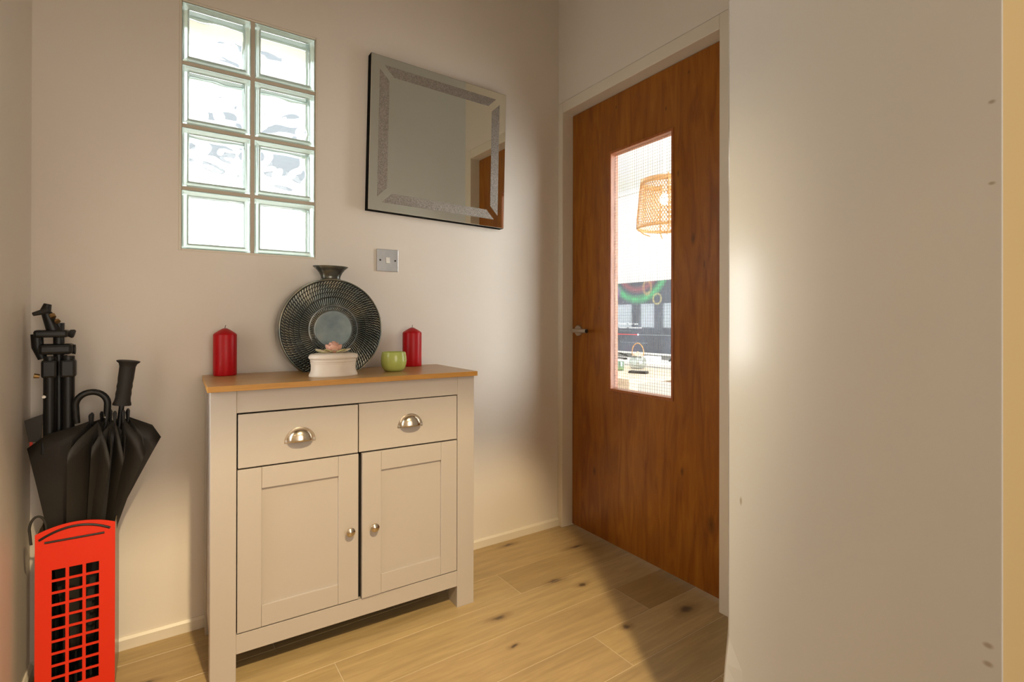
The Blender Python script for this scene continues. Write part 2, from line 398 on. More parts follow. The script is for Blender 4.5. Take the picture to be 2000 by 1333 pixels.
b_ = MB().box(.14, .5, -1.42, -1.30, 0, H).box(2.85, 3.0, -1.42, -1.30, 0, H).box(.5, 2.85, -1.42, -1.30, 0, .35).box(.5, 2.85, -1.42, -1.30, 2.3, H)
tag(b_.build('wall_kitchen_near', M['white']), 'white kitchen wall with a wide added window', 'wall', kind='structure')
w = thing('window_6', 'wide window added in the near kitchen wall to light the hall', 'window', (1.675, -1.36, 1.325), kind='structure')  # unseen window added so kitchen light reaches the hall through the door glass
MB().box(-1.17, 1.17, -.003, .003, -.97, .97).build('pane', M['pane'], w)
MB().box(-1.174, -1.12, -.03, .03, -.974, .974).box(1.12, 1.174, -.03, .03, -.974, .974).box(-1.12, 1.12, -.03, .03, -.974, -.92).box(-1.12, 1.12, -.03, .03, .92, .974).box(-.03, .03, -.03, .03, -.92, .92).build('window_frame', M['white'], w, bevel=.004)
tag(MB().box(.0, 3.12, -1.6, 5.42, H, H+.1).build('ceiling_kitchen', M['white']), 'white kitchen ceiling', 'ceiling', kind='structure')
tag(MB().box(.0, 3.12, -1.6, 5.42, -.05, -.001).build('floor_kitchen', M['kitchen_floor']), 'pale kitchen floor beyond the door', 'floor', kind='structure')
# cornices of the far kitchen wall (the two faint lines high up behind the lamp)
tag(MB().box(2.955, 3.0, -1.3, 5.3, 2.50, 2.53).build('trim_4', M['white'], bevel=.006), 'white picture rail high on the far kitchen wall', 'trim', kind='structure')
tag(MB().prism([(2.90, H), (2.94, 2.66), (3.0, 2.62), (3.0, H)], 'y', -1.3, 5.3).build('trim_5', M['white']), 'white cornice along the far kitchen wall', 'trim', kind='structure')
# near wall: doorway jamb the camera stands beside
px, pya, pyb = -.668, -1.367, -1.779
rows = [(0, .011), (.27, .010), (.32, .006), (.37, 0), (H, 0)]
b_ = MB()
vs = []
for z, k in rows:
    r = .0015
    vs += [(px+.006-k*.82, pya+k*.57+.0, z), (px-k*.82, pya-.006+k*.57, z), (px-k*.15, pya-.035, z),
           (px, pyb+r, z), (px+r*.3, pyb+r*.3, z), (px+r, pyb, z), (.40, pyb, z), (.40, -1.30, z), (-.022, -1.30, z), (-.0215, -.975, z)]
n = 10
b_.add(vs, [tuple(range(n)), tuple(range(4*n, 5*n))[::-1]])
for i in range(4):
    for j in range(n):
        b_.cur = 1 if j in (5,) else 0
        b_.add([vs[i*n+j], vs[i*n+(j+1) % n], vs[(i+1)*n+(j+1) % n], vs[(i+1)*n+j]], [(3, 2, 1, 0)])
b_.cur = 0
tag(b_.build('wall_near', [M['pier'], M['cream']]), 'white satin painted wall end standing close on the right, cream on its near face', 'wall', kind='structure')
b_ = MB().box(LX, px, pyb, pya, 1.976, H).box(px, .4, pyb, -1.4, H, H+.02)
tag(b_.build('wall_doorway_head', M['wall']), 'wall over the doorway beside the camera', 'wall', kind='structure')
# room behind the camera
tag(MB().box(LX-.36, .5, -4.62, -4.5, 0, H).build('wall_rear', M['cream']), 'cream rear wall behind the camera', 'wall', kind='structure')
tag(MB().box(.4, .5, -4.5, -1.43, 0, H).build('wall_rear_right', M['cream']), 'cream side wall of the room behind the camera', 'wall', kind='structure')
tag(MB().box(LX-.36, .12, -4.62, .22, H, H+.1).box(.12, .5, -4.62, -1.6, H, H+.1).build('ceiling', M['ceiling']), 'white hall ceiling', 'ceiling', kind='structure')

# floor: one board, one object
fl = tag(MB().box(LX-.36, .12, -4.62, .0, -.06, -.0012).box(.12, .5, -4.62, -1.43, -.06, -.0012).build('floor', M['seam']), 'oiled oak plank floor of the hall, knotty boards laid along the back wall', 'floor', kind='structure')
ROWH = .1705
rowy = [.0]; y = -.080
while y > -4.6: rowy.append(y); y -= ROWH
rowy.append(-4.5)
joints = {1: [-1.30, -.92], 2: [-.507], 3: [-1.17], 4: [-.203], 5: [-1.25, -.467], 6: [-.85], 7: [-1.4, -.3]}
tints = [(.55, .39, .18), (.58, .415, .195), (.53, .37, .17), (.56, .395, .19), (.60, .43, .205)]
def plank(xa, xb, ya, yb, tint):
    g = .0010
    sk = .012                        # boards run very slightly out of true with the wall
    xs = (xa+g, xb-g); ys = lambda x, y: y + (x+.5)*sk if y < -.01 and y > -4.4 else y
    vs = []
    for z, e in ((-.001, 0), (.0, .0008)):
        vs += [(xs[0]+e, ys(xs[0], ya)+g+e, z), (xs[1]-e, ys(xs[1], ya)+g+e, z), (xs[1]-e, ys(xs[1], yb)-g-e, z), (xs[0]+e, ys(xs[0], yb)-g-e, z)]
    q = MB().add(vs, [(0, 3, 2, 1), (4, 5, 6, 7), (0, 1, 5, 4), (1, 2, 6, 5), (2, 3, 7, 6), (3, 0, 4, 7)])
    o = q.build('plank', M['plank'], fl); o.color = (*tint, 1)
for i in range(len(rowy)-1):
    xs = [LX] + sorted(joints.get(i, [random.uniform(-1.5, -.9), random.uniform(-.6, -.2)] if i > 7 else [-1.0])) + [.115 if rowy[i] > -1.0 else .0]
    for k in range(len(xs)-1):
        tn = tints[(i*2+k*3) % 5]
        f = random.uniform(.94, 1.05); tn = tuple(c*f for c in tn)
        if i == 4 and k == 1: tn = (.44, .285, .115)
        plank(xs[k], xs[k+1], rowy[i+1], rowy[i], tn)
# skirting boards
tag(MB().prism([(0, .0), (-.010, .0), (-.010, .030), (-.004, .0375), (0, .0375)], 'x', LX, 0).build('baseboard_back', M['trim']), 'low cream skirting board along the back wall', 'baseboard', kind='structure')
tag(MB().prism([(LX, 0), (LX+.010, 0), (LX+.010, .030), (LX+.004, .0375), (LX, .0375)], 'y', -1.70, -.011).build('baseboard_left', M['trim']), 'low cream skirting board along the left wall', 'baseboard', kind='structure')

# glass-block window
w = thing('window_1', 'glass block window of eight wavy square blocks, two wide and four high', 'window', ((WX0+WX1)/2, 0, WZ0), kind='structure')
cx = w.location.x
BW, BH, BD = .1945, .1885, .085
bx = [-1.5310-cx, -1.3235-cx]; bz = [.0070 + k*.2006 for k in range(4)]
b_ = MB(); hx = (WX1-WX0)/2; ya, yb = .006, .080
xs = [-hx, bx[0]-.0005, bx[0]+BW+.0005, bx[1]-.0005, bx[1]+BW+.0005, hx]
for i in (0, 2, 4): b_.box(xs[i], xs[i+1], ya, yb, 0, WZ1-WZ0)
zs = [0] + [q for z in bz for q in (z-.0005, z+BH+.0005)] + [WZ1-WZ0]
for i in (1, 3):
    for k in range(0, 10, 2): b_.box(xs[i], xs[i+1], ya, yb, zs[k], zs[k+1])
b_.build('mortar_joint', M['mortar'], w)
fr = .007                            # slim bead round the recess
b_ = MB().box(-hx, -hx+fr, -.0015, .006, 0, WZ1-WZ0).box(hx-fr, hx, -.0015, .006, 0, WZ1-WZ0).box(-hx+fr, hx-fr, -.0015, .006, 0, fr).box(-hx+fr, hx-fr, -.0015, .006, WZ1-WZ0-fr, WZ1-WZ0)
b_.build('edge_bead', M['trim'], w, bevel=.002)
def block_rim():
    q = MB(); o0, o1, d0, d1 = 0, .017, .002, BD
    def ring(m, yy): return [(m, yy, m), (BW-m, yy, m), (BW-m, yy, BH-m), (m, yy, BH-m)]
    L = [ring(.004, d0), ring(.0, d0+.006), ring(0, d1), ring(.017, d1), ring(.017, d1-.012), ring(.013, d1-.02), ring(.013, d0+.020), ring(.019, d0+.010), ring(.017, d0+.002)]
    vs = [v for r in L for v in r]; k = len(L)
    fs = [(i*4+j, i*4+(j+1) % 4, ((i+1) % k)*4+(j+1) % 4, ((i+1) % k)*4+j) for i in range(k) for j in range(4)]
    return q.add(vs, fs)
def waves(seed, amp):
    rr = random.Random(seed); W_ = [(rr.uniform(25, 95), rr.uniform(-60, 60), rr.uniform(0, 6.3), rr.uniform(.3, 1)) for _ in range(7)]
    V_ = [(rr.uniform(-45, 45), rr.uniform(40, 110), rr.uniform(0, 6.3), rr.uniform(.3, 1)) for _ in range(5)]
    return lambda x, z: amp*sum(a*sin(p*x+q*z+c+1.2*sin(40*z+c)) for p, q, c, a in W_+V_)
def slab(q, ya, yb, fn, n=26, inset=.0185):
    x0, x1, z0, z1 = inset, BW-inset, inset, BH-inset
    def e(u, v): return min(1, 9*min(u, 1-u, v, 1-v)+.0)
    f = lambda u, v: (x0+(x1-x0)*u, ya+fn(x0+(x1-x0)*u, z0+(z1-z0)*v)*e(u, v), z0+(z1-z0)*v)
    g = lambda u, v: (x0+(x1-x0)*u, yb, z0+(z1-z0)*v)
    q.grid(lambda u, v: f(u, v), n, n)
    base = len(q.v)-(n+1)**2
    edge = [(i, 0) for i in range(n)] + [(n, j) for j in range(n)] + [(i, n) for i in range(n, 0, -1)] + [(0, j) for j in range(n, 0, -1)]
    ids = [base+i*(n+1)+j for i, j in edge]
    bk = []
    for i, j in edge: q.v.append(g(i/n, j/n)); bk.append(len(q.v)-1)
    L_ = len(ids)
    for k in range(L_): q.f.append((ids[k], bk[k], bk[(k+1) % L_], ids[(k+1) % L_])); q.mi.append(q.cur)
    q.f.append(tuple(bk[::-1])); q.mi.append(q.cur)
amps = [(.00018, .00020), (.00055, .00040), (.00060, .00050), (.00045, .00015)]
for r in range(4):
    for c in range(2):
        o = block_rim().build('glass_block', M['rimglass'], w, smooth=False, bevel=.0018, loc=(bx[c], 0, bz[r]))
        q = MB(); slab(q, .010, .018, waves(r*2+c, amps[r][c]))
        q.build('wavy_pane', M['wavy'], o, smooth=True)
        q = MB(); slab(q, BD-.016, BD-.008, waves(20+r*2+c, amps[r][c]*.7))
        q.build('wavy_pane', M['wavy'], o, smooth=True)
# outdoors beyond the glass blocks
tag(MB().box(-6, .03, .25, 9, -.2, -.1).build('ground', M['grass']), 'pale paved patio outside the glass block window', 'ground', kind='structure')
tag(MB().box(-4.0, .03, .22, .75, 2.42, 2.52).build('trim_6', M['render']), 'white eaves soffit outside above the glass block window', 'eaves', kind='structure')

nh = thing('wall_neighbour_house', 'pale pinkish house wall opposite, blurred by the upper glass blocks', 'house', (-.4, 7.0, -.1), kind='structure')
MB().box(-1.1, 2.0, 0, .3, 0, 6.6).build('house_wall', M['house'], nh)
for k, (xa, za, ww, hh_) in enumerate(((-.75, 3.35, .55, .75), (.15, 3.30, .6, .8), (-.4, 5.15, .9, .35))):
    f = MB().box(xa, xa+ww, -.03, -.001, za, za+hh_).build('house_window', M['white'], nh, bevel=.01)
    MB().box(xa+.06, xa+ww-.06, -.034, -.0305, za+.06, za+hh_-.06).build('pane', M['grey_pane'], f)
tag(MB().box(-1.9, -.02, 3.6, 3.75, -.1, 2.25).box(-1.95, .0, 3.57, 3.78, 2.25, 2.31).build('wall_garden', M['render']), 'white garden wall outside, blurred by the lower glass blocks', 'wall', kind='structure')

# ------------------------------------------------------------------ door in its frame
JD = .0573
fy0, fi0, fi1, fy1, dz = .0, -.0365, -.9069, -.9685, 1.9914
b_ = MB()
b_.box(-.004, .13, fi0, fy0-.0005, 0, DZ-.0028)            # far jamb and face
b_.box(-.004, .13, fy1, fi1, 0, DZ-.0028)                  # near
b_.box(-.004, .13, fi1, fi0, dz, DZ-.0028)
o = tag(b_.build('trim_1', M['trim'], bevel=.0025), 'cream painted frame around the wooden door', 'door frame', kind='structure'); o.rotation_euler.z = DA
# door
d = thing('door_1', 'varnished reddish brown wooden door with a tall narrow wired glass panel', 'door', (0, 0, 0), DA, kind='structure')
vy0, vy1, vz0, vz1 = -.3085, -.6480, .6935, 1.7330     # opening inside the beads
e0, e1, eb, et = fi0-.003, fi1+.003, .009, dz-.004
bo = .012
b_ = MB()
b_.box(JD, JD+.04, vy0+bo, e0, eb, et).box(JD, JD+.04, e1, vy1-bo, eb, et)
b_.box(JD, JD+.04, vy1-bo, vy0+bo, eb, vz0-bo).box(JD, JD+.04, vy1-bo, vy0+bo, vz1+bo, et)
b_.build('door_leaf', M['door'], d)
for nm, (ya, yb, za, zb) in (('l', (vy0, vy0+bo-.0006, vz0-bo, vz1+bo)), ('r', (vy1-bo+.0006, vy1, vz0-bo, vz1+bo)), ('t', (vy1, vy0, vz1, vz1+bo-.0006)), ('b', (vy1, vy0, vz0-bo+.0006, vz0))):
    MB().box(JD-.003, JD+.043, ya, yb, za, zb).build('glazing_bead', M['bead'], d, bevel=.0015)
MB().box(JD+.019, JD+.025, vy1, vy0, vz0, vz1).build('glass_pane', M['pane'], d)
b_ = MB(); k = .0127; wr = .0003
y = vy0-.006
while y > vy1: b_.box(JD+.0215, JD+.0225, y-wr, y+wr, vz0, vz1); y -= k
z = vz0+.006
while z < vz1: b_.box(JD+.0215, JD+.0225, vy1, vy0, z-wr, z+wr); z += k
tag(b_.build('wire_mesh', M['wire'], d), 'fine square wire grid inside the glass', kind='stuff')
hd = bpy.data.objects.new('door_handle', None)
rose = MB().lathe([(0, 0), (.026, 0), (.026, .006), (.024, .009), (.0, .009)], 32)
rose.v = [(JD-z, -.088+x, .946+y) for x, y, z in rose.v]
rose.f = [f for f in rose.f]
hr = rose.build('door_handle', M['steel'], d, smooth=True)
b_ = MB().tube([(JD-.008, -.088, .946), (JD-.030, -.088, .946), (JD-.040, -.0885, .946), (JD-.047, -.092, .946), (JD-.050, -.100, .946), (JD-.050, -.165, .946), (JD-.050, -.200, .946)], [.0085, .0085, .0088, .0092, .0096, .0098, .0098], 18)
b_.build('lever', M['steel'], hr, smooth=True)
MB().lathe([(0, 0), (.0085, 0), (.0085, .002), (0, .002)], 18).build('lever_cap', M['alu'], hr, loc=(JD-.05, -.2005, .946)).rotation_euler = (pi/2, 0, 0)
bpy.data.objects.remove(hd)

# ------------------------------------------------------------------ sideboard
CX, CY, CA = -1.4676, -.0139, radians(-1.4112)
s = thing('sideboard', 'taupe grey sideboard with an oak top, two drawers and two cupboard doors', 'sideboard', (CX, CY, 0), CA)
CW, CD, CT, CZ = .797, -.3414, .7996, .8156           # width, front plane y, body top, worktop top
pw0, pw1 = .062, .733
b_ = MB().box(-.0076, .8045, -.3535, -.0005, CT, CZ); b_.mi[2] = b_.mi[3] = b_.mi[5] = 1
b_.build('worktop', [M['oak_top'], M['oak_edge']], s, bevel=.0006)
for xa, xb in ((0, pw0), (pw1, CW)):
    MB().box(xa, xb, CD, CD+.07, 0, CT).build('leg', M['cab'], s, bevel=.0012)
    MB().box(xa, xb, -.05, -.004, 0, CT).build('leg', M['cab'], s, bevel=.0012)
for xa, xb in ((.004, .022), (CW-.022, CW-.004)):
    MB().box(xa, xb, CD+.07, -.05, .074, CT).build('side_panel', M['cab'], s)
MB().box(pw0, pw1, CD+.0012, CD+.02, .7370, CT).build('top_rail', M['cab'], s, bevel=.001)
MB().box(pw0, pw1, CD+.0012, CD+.02, .0738, .1270).build('bottom_rail', M['cab'], s, bevel=.001)
MB().box(.022, CW-.022, CD+.028, -.004, .075, CT-.001).box(pw0, pw1, CD+.02, CD+.028, .1271, .7369).build('carcass', M['cab_dark'], s)
def cup(parent, x, y, z, a=.034, h=.036, dep=.024):
    f = MB()
    P = [(x+(a+.009)*cos(q)*(1-.04*sin(q)), z+(h+.004)*sin(q)-.001) for q in [pi*i/20 for i in range(21)]]
    f.prism([(x-a-.009, z-.005), (x+a+.009, z-.005)]+P, 'y', y-.0018, y)
    hdl = f.build('cup_handle', M['nickel'], parent, bevel=.0008)
    g = MB().grid(lambda u, v: (x-a*cos(pi*u), y-.0015-dep*sin(pi*u)**.75*sin(pi/2*v)**.8, z+h*sin(pi*u)**.8*cos(pi/2*v)), 28, 14)
    g.build('cup_dome', M['nickel'], hdl, smooth=True, solid=.0016)
    for sx in (-1, 1):
        MB().tube([(x+sx*(a+.004), y-.0018, z+.001), (x+sx*(a+.004), y-.0032, z+.001)], .0032, 12).build('screw', M['steel'], hdl, smooth=True)
for i, (xa, xb, zz) in enumerate(((.0655, .3918, .6435), (.3952, .7305, .6495))):
    dr = MB().box(xa, xb, CD-.001 if i == 0 else CD+.001, CD+.018, .5842, .7322 if i == 0 else .7337).build('drawer', M['cab'], s, bevel=.001)
    cup(dr, (.2246, .5612)[i], CD-.001 if i == 0 else CD+.001, zz)
def knob(parent, x, z, y=0):
    k = MB().lathe([(0, 0), (.0062, 0), (.0052, .006), (.0060, .011), (.0125, .0150), (.0136, .0180), (.0125, .0205), (.0105, .0215), (.0098, .0222), (0, .0236)], 28)
    k.v = [(x+a, y-c, z+b) for a, b, c in k.v]
    k.f = [f[::-1] for f in k.f]
    k.build('knob', M['nickel'], parent, smooth=True)
def cdoor(px_, x0, x1, z0, z1, kx, kz, ang):
    p_ = MB().box(x0+.055, x1-.055, .0075, .014, z0+.055, z1-.055)
    dd = p_.build('cupboard_door', M['cab'], s, loc=(px_, CD, 0)); dd.rotation_euler.z = ang
    for a, c in ((x0, x0+.060), (x1-.060, x1)): MB().box(a, c, 0, .018, z0, z1).build('stile', M['cab'], dd, bevel=.0011)
    for a, c in ((z0, z0+.0605), (z1-.0595, z1)): MB().box(x0+.0603, x1-.0603, .0004, .0176, a, c).build('rail', M['cab'], dd, bevel=.0011)
    knob(dd, kx, kz)
cdoor(.0645, 0, .3295, .1305, .5795, .366-.0645, .3481, 0)
cdoor(.7310, -.3270, 0, .1305, .5795, .4387-.7310, .3481, radians(1.1))

# ------------------------------------------------------------------ things on the sideboard
TZ = CZ+.0003
def candle(x, y, r, h, label):
    t_ = thing('pillar_candle', label, 'candle', (x, y, TZ), 0, 'red pillar candles on the sideboard')
    MB().lathe([(0, 0), (r-.003, 0), (r-.0008, .001), (r, .004), (r, h-.005), (r-.001, h-.002), (r-.004, h+.001), (r*.55, h+.009), (.006, h+.0165), (0, h+.0165)], 40).build('wax', M['red_wax'], t_, smooth=True)
    MB().tube([(0, 0, h+.016), (.0004, 0, h+.022), (.002, .001, h+.027)], [.0009, .0009, .0007], 6).build('wick', M['wick'], t_)
candle(-1.4155, -.054, .0338, .1345, 'red pillar candle at the left end of the sideboard, below the glass blocks')
candle(-.7815, -.066, .0366, .1330, 'red pillar candle at the right end of the sideboard, behind the green glass')

v = thing('flask_vase', 'dark pewter round flat vase with radiating ridges and flared neck, standing against wall', 'vase', (-1.0895, -.066, TZ))
VR, VC, VH = .1765, .1470, .030
def vz(z): return max(z, -VC)
RING = [(.372, .445, 76, .0036, 0), (.470, .640, 92, .0050, 0), (.632, .735, 104, .0052, .5), (.727, .815, 104, .0052, 0), (.807, .890, 104, .0052, .5), (.882, .958, 104, .0050, 0)]
def ridge(q, th):
    e = 0
    for a, c, n_, amp, ph in RING:
        if a < q < c:
            f = (q-a)/(c-a); wn = min(1, 4*f, 9*(1-f)); sw = th + .06*(f-.5)
            e = max(e, amp*wn*(.55+.45*f)*(abs(cos(sw*n_/2)) if ph == 0 else abs(sin(sw*n_/2)))**1.3)
    return e
def front(u, vv):
    q = .355+.645*u; th = 2*pi*vv
    dome = .010*(1-q*q)
    y = -VH-dome-ridge(q, th)
    if q > .962: y = -VH-.0045*(1-((q-.981)/.019)**2)
    if q > .995: y = -VH+.004
    return (VR*q*cos(th), y, VC+vz(VR*q*sin(th)))
body = MB(); body.grid(front, 84, 640, True)
prof = [(1.0, -VH+.004), (1.004, -.012), (1.004, .012), (1.0, VH-.004), (.96, VH+.003), (.5, VH+.010), (.0, VH+.012)]
body.grid(lambda u, vv: (lambda q, y, th: (VR*q*cos(th), y, VC+vz(VR*q*sin(th))))(*prof[min(6, round(u*6))], 2*pi*vv), 6, 120, True)
body.build('vase_body', M['vase'], v, smooth=False).data.polygons.foreach_set('use_smooth', [True]*(84*640+6*120))
MB().grid(lambda u, vv: (VR*.36*u*cos(2*pi*vv), -VH-.0072-.0012*u*u, VC+VR*.36*u*sin(2*pi*vv)), 8, 72, True).build('centre_disc', M['vase_disc'], v, smooth=True)
MB().lathe([(.038, -.008), (.036, 0), (.0335, .004), (.0345, .012), (.040, .024), (.0495, .036), (.0600, .0445), (.0610, .0465), (.0590, .0475), (.050, .040), (.036, .025), (.028, .008), (0, .006)], 48, (0, 0, VC+VR-.001), 1, .62).build('vase_neck', M['vase'], v, smooth=True)

b = thing('trinket_box', 'oval cream ceramic trinket box with pink rose on its lid, before the vase', 'box', (-1.1305, -.262, TZ), radians(-2))
MB().lathe([(0, 0), (.0735, 0), (.0748, .002), (.0745, .006), (.0715, .012), (.0690, .020), (.0685, .032), (.0690, .040), (.0700, .0405), (.0700, .0420), (.0694, .0425), (.0704, .0465), (.0712, .0470), (.0712, .0485), (.0704, .0490), (.0712, .0545), (0, .0545)], 64, (0, 0, 0), 1, .66).build('box_body', M['ceramic'], b, smooth=True)
MB().lathe([(0, .0550), (.0725, .0550), (.0752, .0575), (.0755, .0620), (.0735, .0670), (.0700, .0700), (.0675, .0712), (.050, .0735), (0, .0745)], 64, (0, 0, 0), 1, .66).build('lid', M['ceramic'], b, smooth=True)
def petal(q, c, ang, tilt, L, Wd, cup_):
    """cupped petal/leaf growing from c in direction ang, raised by tilt"""
    c = Vector(c)
    dr = Vector((cos(ang)*cos(tilt), sin(ang)*cos(tilt), sin(tilt))); sd = Vector((-sin(ang), cos(ang), 0)); nr = dr.cross(sd)*-1
    if nr.z < 0: nr = -nr
    def fn(u, w_):
        ww = sin(pi*min(.97, u*.86+.08))**.8*Wd; k = (w_-.5)*2
        return c+dr*L*u+sd*ww*k+nr*(cup_*(k*k)*ww+cup_*.6*L*u*u)
    q.grid(fn, 7, 6)
ro = MB()
ro.lathe([(0, .078), (.006, .079), (.0095, .088), (.009, .098), (.005, .1045), (0, .106)], 14)
for r_, n_, tl, L, Wd in ((.008, 4, 1.50, .036, .014), (.012, 5, 1.32, .032, .016), (.015, 6, .95, .028, .016)):
    for i in range(n_): a = 2*pi*i/n_+r_*300; petal(ro, (r_*cos(a), r_*sin(a), .0735), a, tl, L, Wd, .35)
ro.build('rose', M['petal'], b, smooth=True, solid=.0014)
for i, (a, L, tl, mt) in enumerate(((3.3, .044, .30, 'leaf_cream'), (3.9, .030, .42, 'leaf'), (2.7, .042, .22, 'leaf'), (-.2, .040, .32, 'leaf_cream'), (-.9, .032, .40, 'leaf'), (.4, .042, .25, 'leaf'), (4.6, .022, .50, 'leaf_cream'), (1.5, .024, .4, 'leaf'))):
    q = MB(); petal(q, (.010*cos(a), .008*sin(a), .0745), a, tl+.20, L*1.05, .0150, -.40); q.build('leaf', M[mt], b, smooth=True, solid=.0012)

g = thing('tealight_glass', 'small rounded lime green tealight glass in front of the right candle', 'candle holder', (-.915, -.222, TZ))
MB().lathe([(0, 0), (.024, 0), (.032, .003), (.0385, .011), (.0428, .024), (.0440, .038), (.0428, .052), (.0400, .0655), (.0390, .0672), (.0378, .0655), (.0400, .050), (.0405, .036), (.036, .014), (.020, .0065), (0, .006)], 48).build('glass_bowl', M['lime'], g, smooth=True)
MB().lathe([(0, 0), (.019, 0), (.019, .014), (.018, .0145), (0, .0145)], 28, (0, 0, .0068)).build('tealight', M['ceramic'], g, smooth=True)

# ------------------------------------------------------------------ wall mirror and switch
MX0, MX1, MZ0, MZ1 = -.9406, -.3334, 1.4073, 2.0036
mr = thing('wall_mirror', 'square frameless wall mirror with sparkling grey border bands, right of the glass block window', 'mirror', ((MX0+MX1)/2, -.001, (MZ0+MZ1)/2))
hw, hh = (MX1-MX0)/2, (MZ1-MZ0)/2; mr.rotation_euler.y = radians(1.2)
MB().box(-hw, hw, -.0335, 0, -hh, hh).build('backing_board', M['black_edge'], mr)
yb, yf = -.0336, -.0352
q = MB(); bv = .0014
q.add([(-hw+.0006, yb, -hh+.0006), (hw-.0006, yb, -hh+.0006), (hw-.0006, yb, hh-.0006), (-hw+.0006, yb, hh-.0006), (-hw+bv, yf, -hh+bv), (hw-bv, yf, -hh+bv), (hw-bv, yf, hh-bv), (-hw+bv, yf, hh-bv)],
      [(0, 1, 5, 4), (1, 2, 6, 5), (2, 3, 7, 6), (3, 0, 4, 7), (4, 5, 6, 7), (3, 2, 1, 0)])
q.build('mirror_glass', M['mirror'], mr)
a0, a1, mg = .034, .072, .019
ys = yf-.0012
def strip(pts):
    q = MB(); q.prism(pts, 'y', ys, yf-.0001); return q.build('crystal_strip', M['crystal'], mr)
strip([(-hw+a0+mg, hh-a0), (-hw+a1+mg, hh-a1), (hw-a1-mg, hh-a1), (hw-a0-mg, hh-a0)])
strip([(-hw+a0+mg, -hh+a0), (hw-a0-mg, -hh+a0), (hw-a1-mg, -hh+a1), (-hw+a1+mg, -hh+a1)])
strip([(-hw+a0, -hh+a0+mg), (-hw+a1, -hh+a1+mg), (-hw+a1, hh-a1-mg), (-hw+a0, hh-a0-mg)])
strip([(hw-a0, -hh+a0+mg), (hw-a0, hh-a0-mg), (hw-a1, hh-a1-mg), (hw-a1, -hh+a1+mg)])
sw = thing('light_switch', 'brushed steel light switch plate with a small white rocker, under the mirror', 'light switch', (-.8583, 0, 1.2281))
MB().box(-.043, .043, -.0065, -.0002, -.043, .043).build('plate', M['brushed'], sw, bevel=.0012)
MB().prism([(-.0105, -.0066), (-.0065, -.0105), (.0, -.0078)][::1] and [(-.0066, -.0115), (-.0112, -.0115), (-.0085, .0115), (-.0066, .0115)], 'x', -.0078, .0078).build('rocker', M['plastic'], sw, bevel=.0006)
for sx in (-.030, .030): MB().tube([(sx, -.0064, 0), (sx, -.0078, 0)], .0036, 14).build('screw', M['alu'], sw, smooth=True)

# ------------------------------------------------------------------ umbrella stand shaped like a red telephone box
st = thing('umbrella_stand', 'red metal umbrella stand shaped like a telephone box in the left corner', 'umbrella stand', (-1.7645, -.200, .0))
SW, SH, AR = .0798, .4500, .0180
colx = [-1.8123, -1.7786, -1.7450]; cw = .0266; rz = [.3530-.0311*k for k in range(10)]; ch = .0248
colx = [x+1.7645 for x in colx]
def panel(q, y0, y1, holes):
    gx0, gx1, gz0, gz1 = colx[0], colx[2]+cw, rz[-1]-ch, rz[0]
    N_ = 24
    top = [(SW-2*SW*i/N_, SH+AR*(1-(1-2*i/N_)**2)) for i in range(N_+1)]
    if not holes:
        q.prism([(-SW, .003), (SW, .003)]+top, 'y', y0, y1); return
    q.prism([(-SW, gz1), (SW, gz1)]+top, 'y', y0, y1)
    q.box(-SW, gx0, y0, y1, .003, gz1).box(gx1, SW, y0, y1, .003, gz1).box(gx0, gx1, y0, y1, .003, gz0)
    for k in range(2): q.box(colx[k]+cw, colx[k+1], y0, y1, gz0, gz1)
    for k in range(9):
        for c in range(3): q.box(colx[c], colx[c]+cw, y0, y1, rz[k+1], rz[k]-ch)
q = MB(); panel(q, 0, .0016, True); q.build('front_panel', M['red_metal'], st)
q = MB(); panel(q, .158, .1596, False); q.build('back_panel', M['black'], st)
for sx in (-1, 1): MB().box(sx*(SW-.0014), sx*SW, .0017, .1579, .003, SH-.004).build('side_panel', M['stand_side'], st)
MB().box(-SW+.0016, SW-.0016, .0018, .1578, .003, .006).build('base_plate', M['black'], st)
for sx in (-1, 1):
    for yy in (.012, .147): MB().lathe([(0, 0), (.006, 0), (.006, .003), (0, .003)], 12, (sx*(SW-.012), yy, 0)).build('foot', M['black'], st)
MB().tube([(x, -.0002, z) for x, z in [(-.0722+.1411*i/20, .4346+.0017*(i/20)+.0222*(1-(1-2*i/20)**2)) for i in range(21)]], .0030, 8, flat=1).build('arched_slot', M['black'], st)
MB().tube([(-.0616, -.0002, .4262), (.0571, -.0002, .4262)], .0026, 8, flat=1).build('straight_slot', M['black'], st)

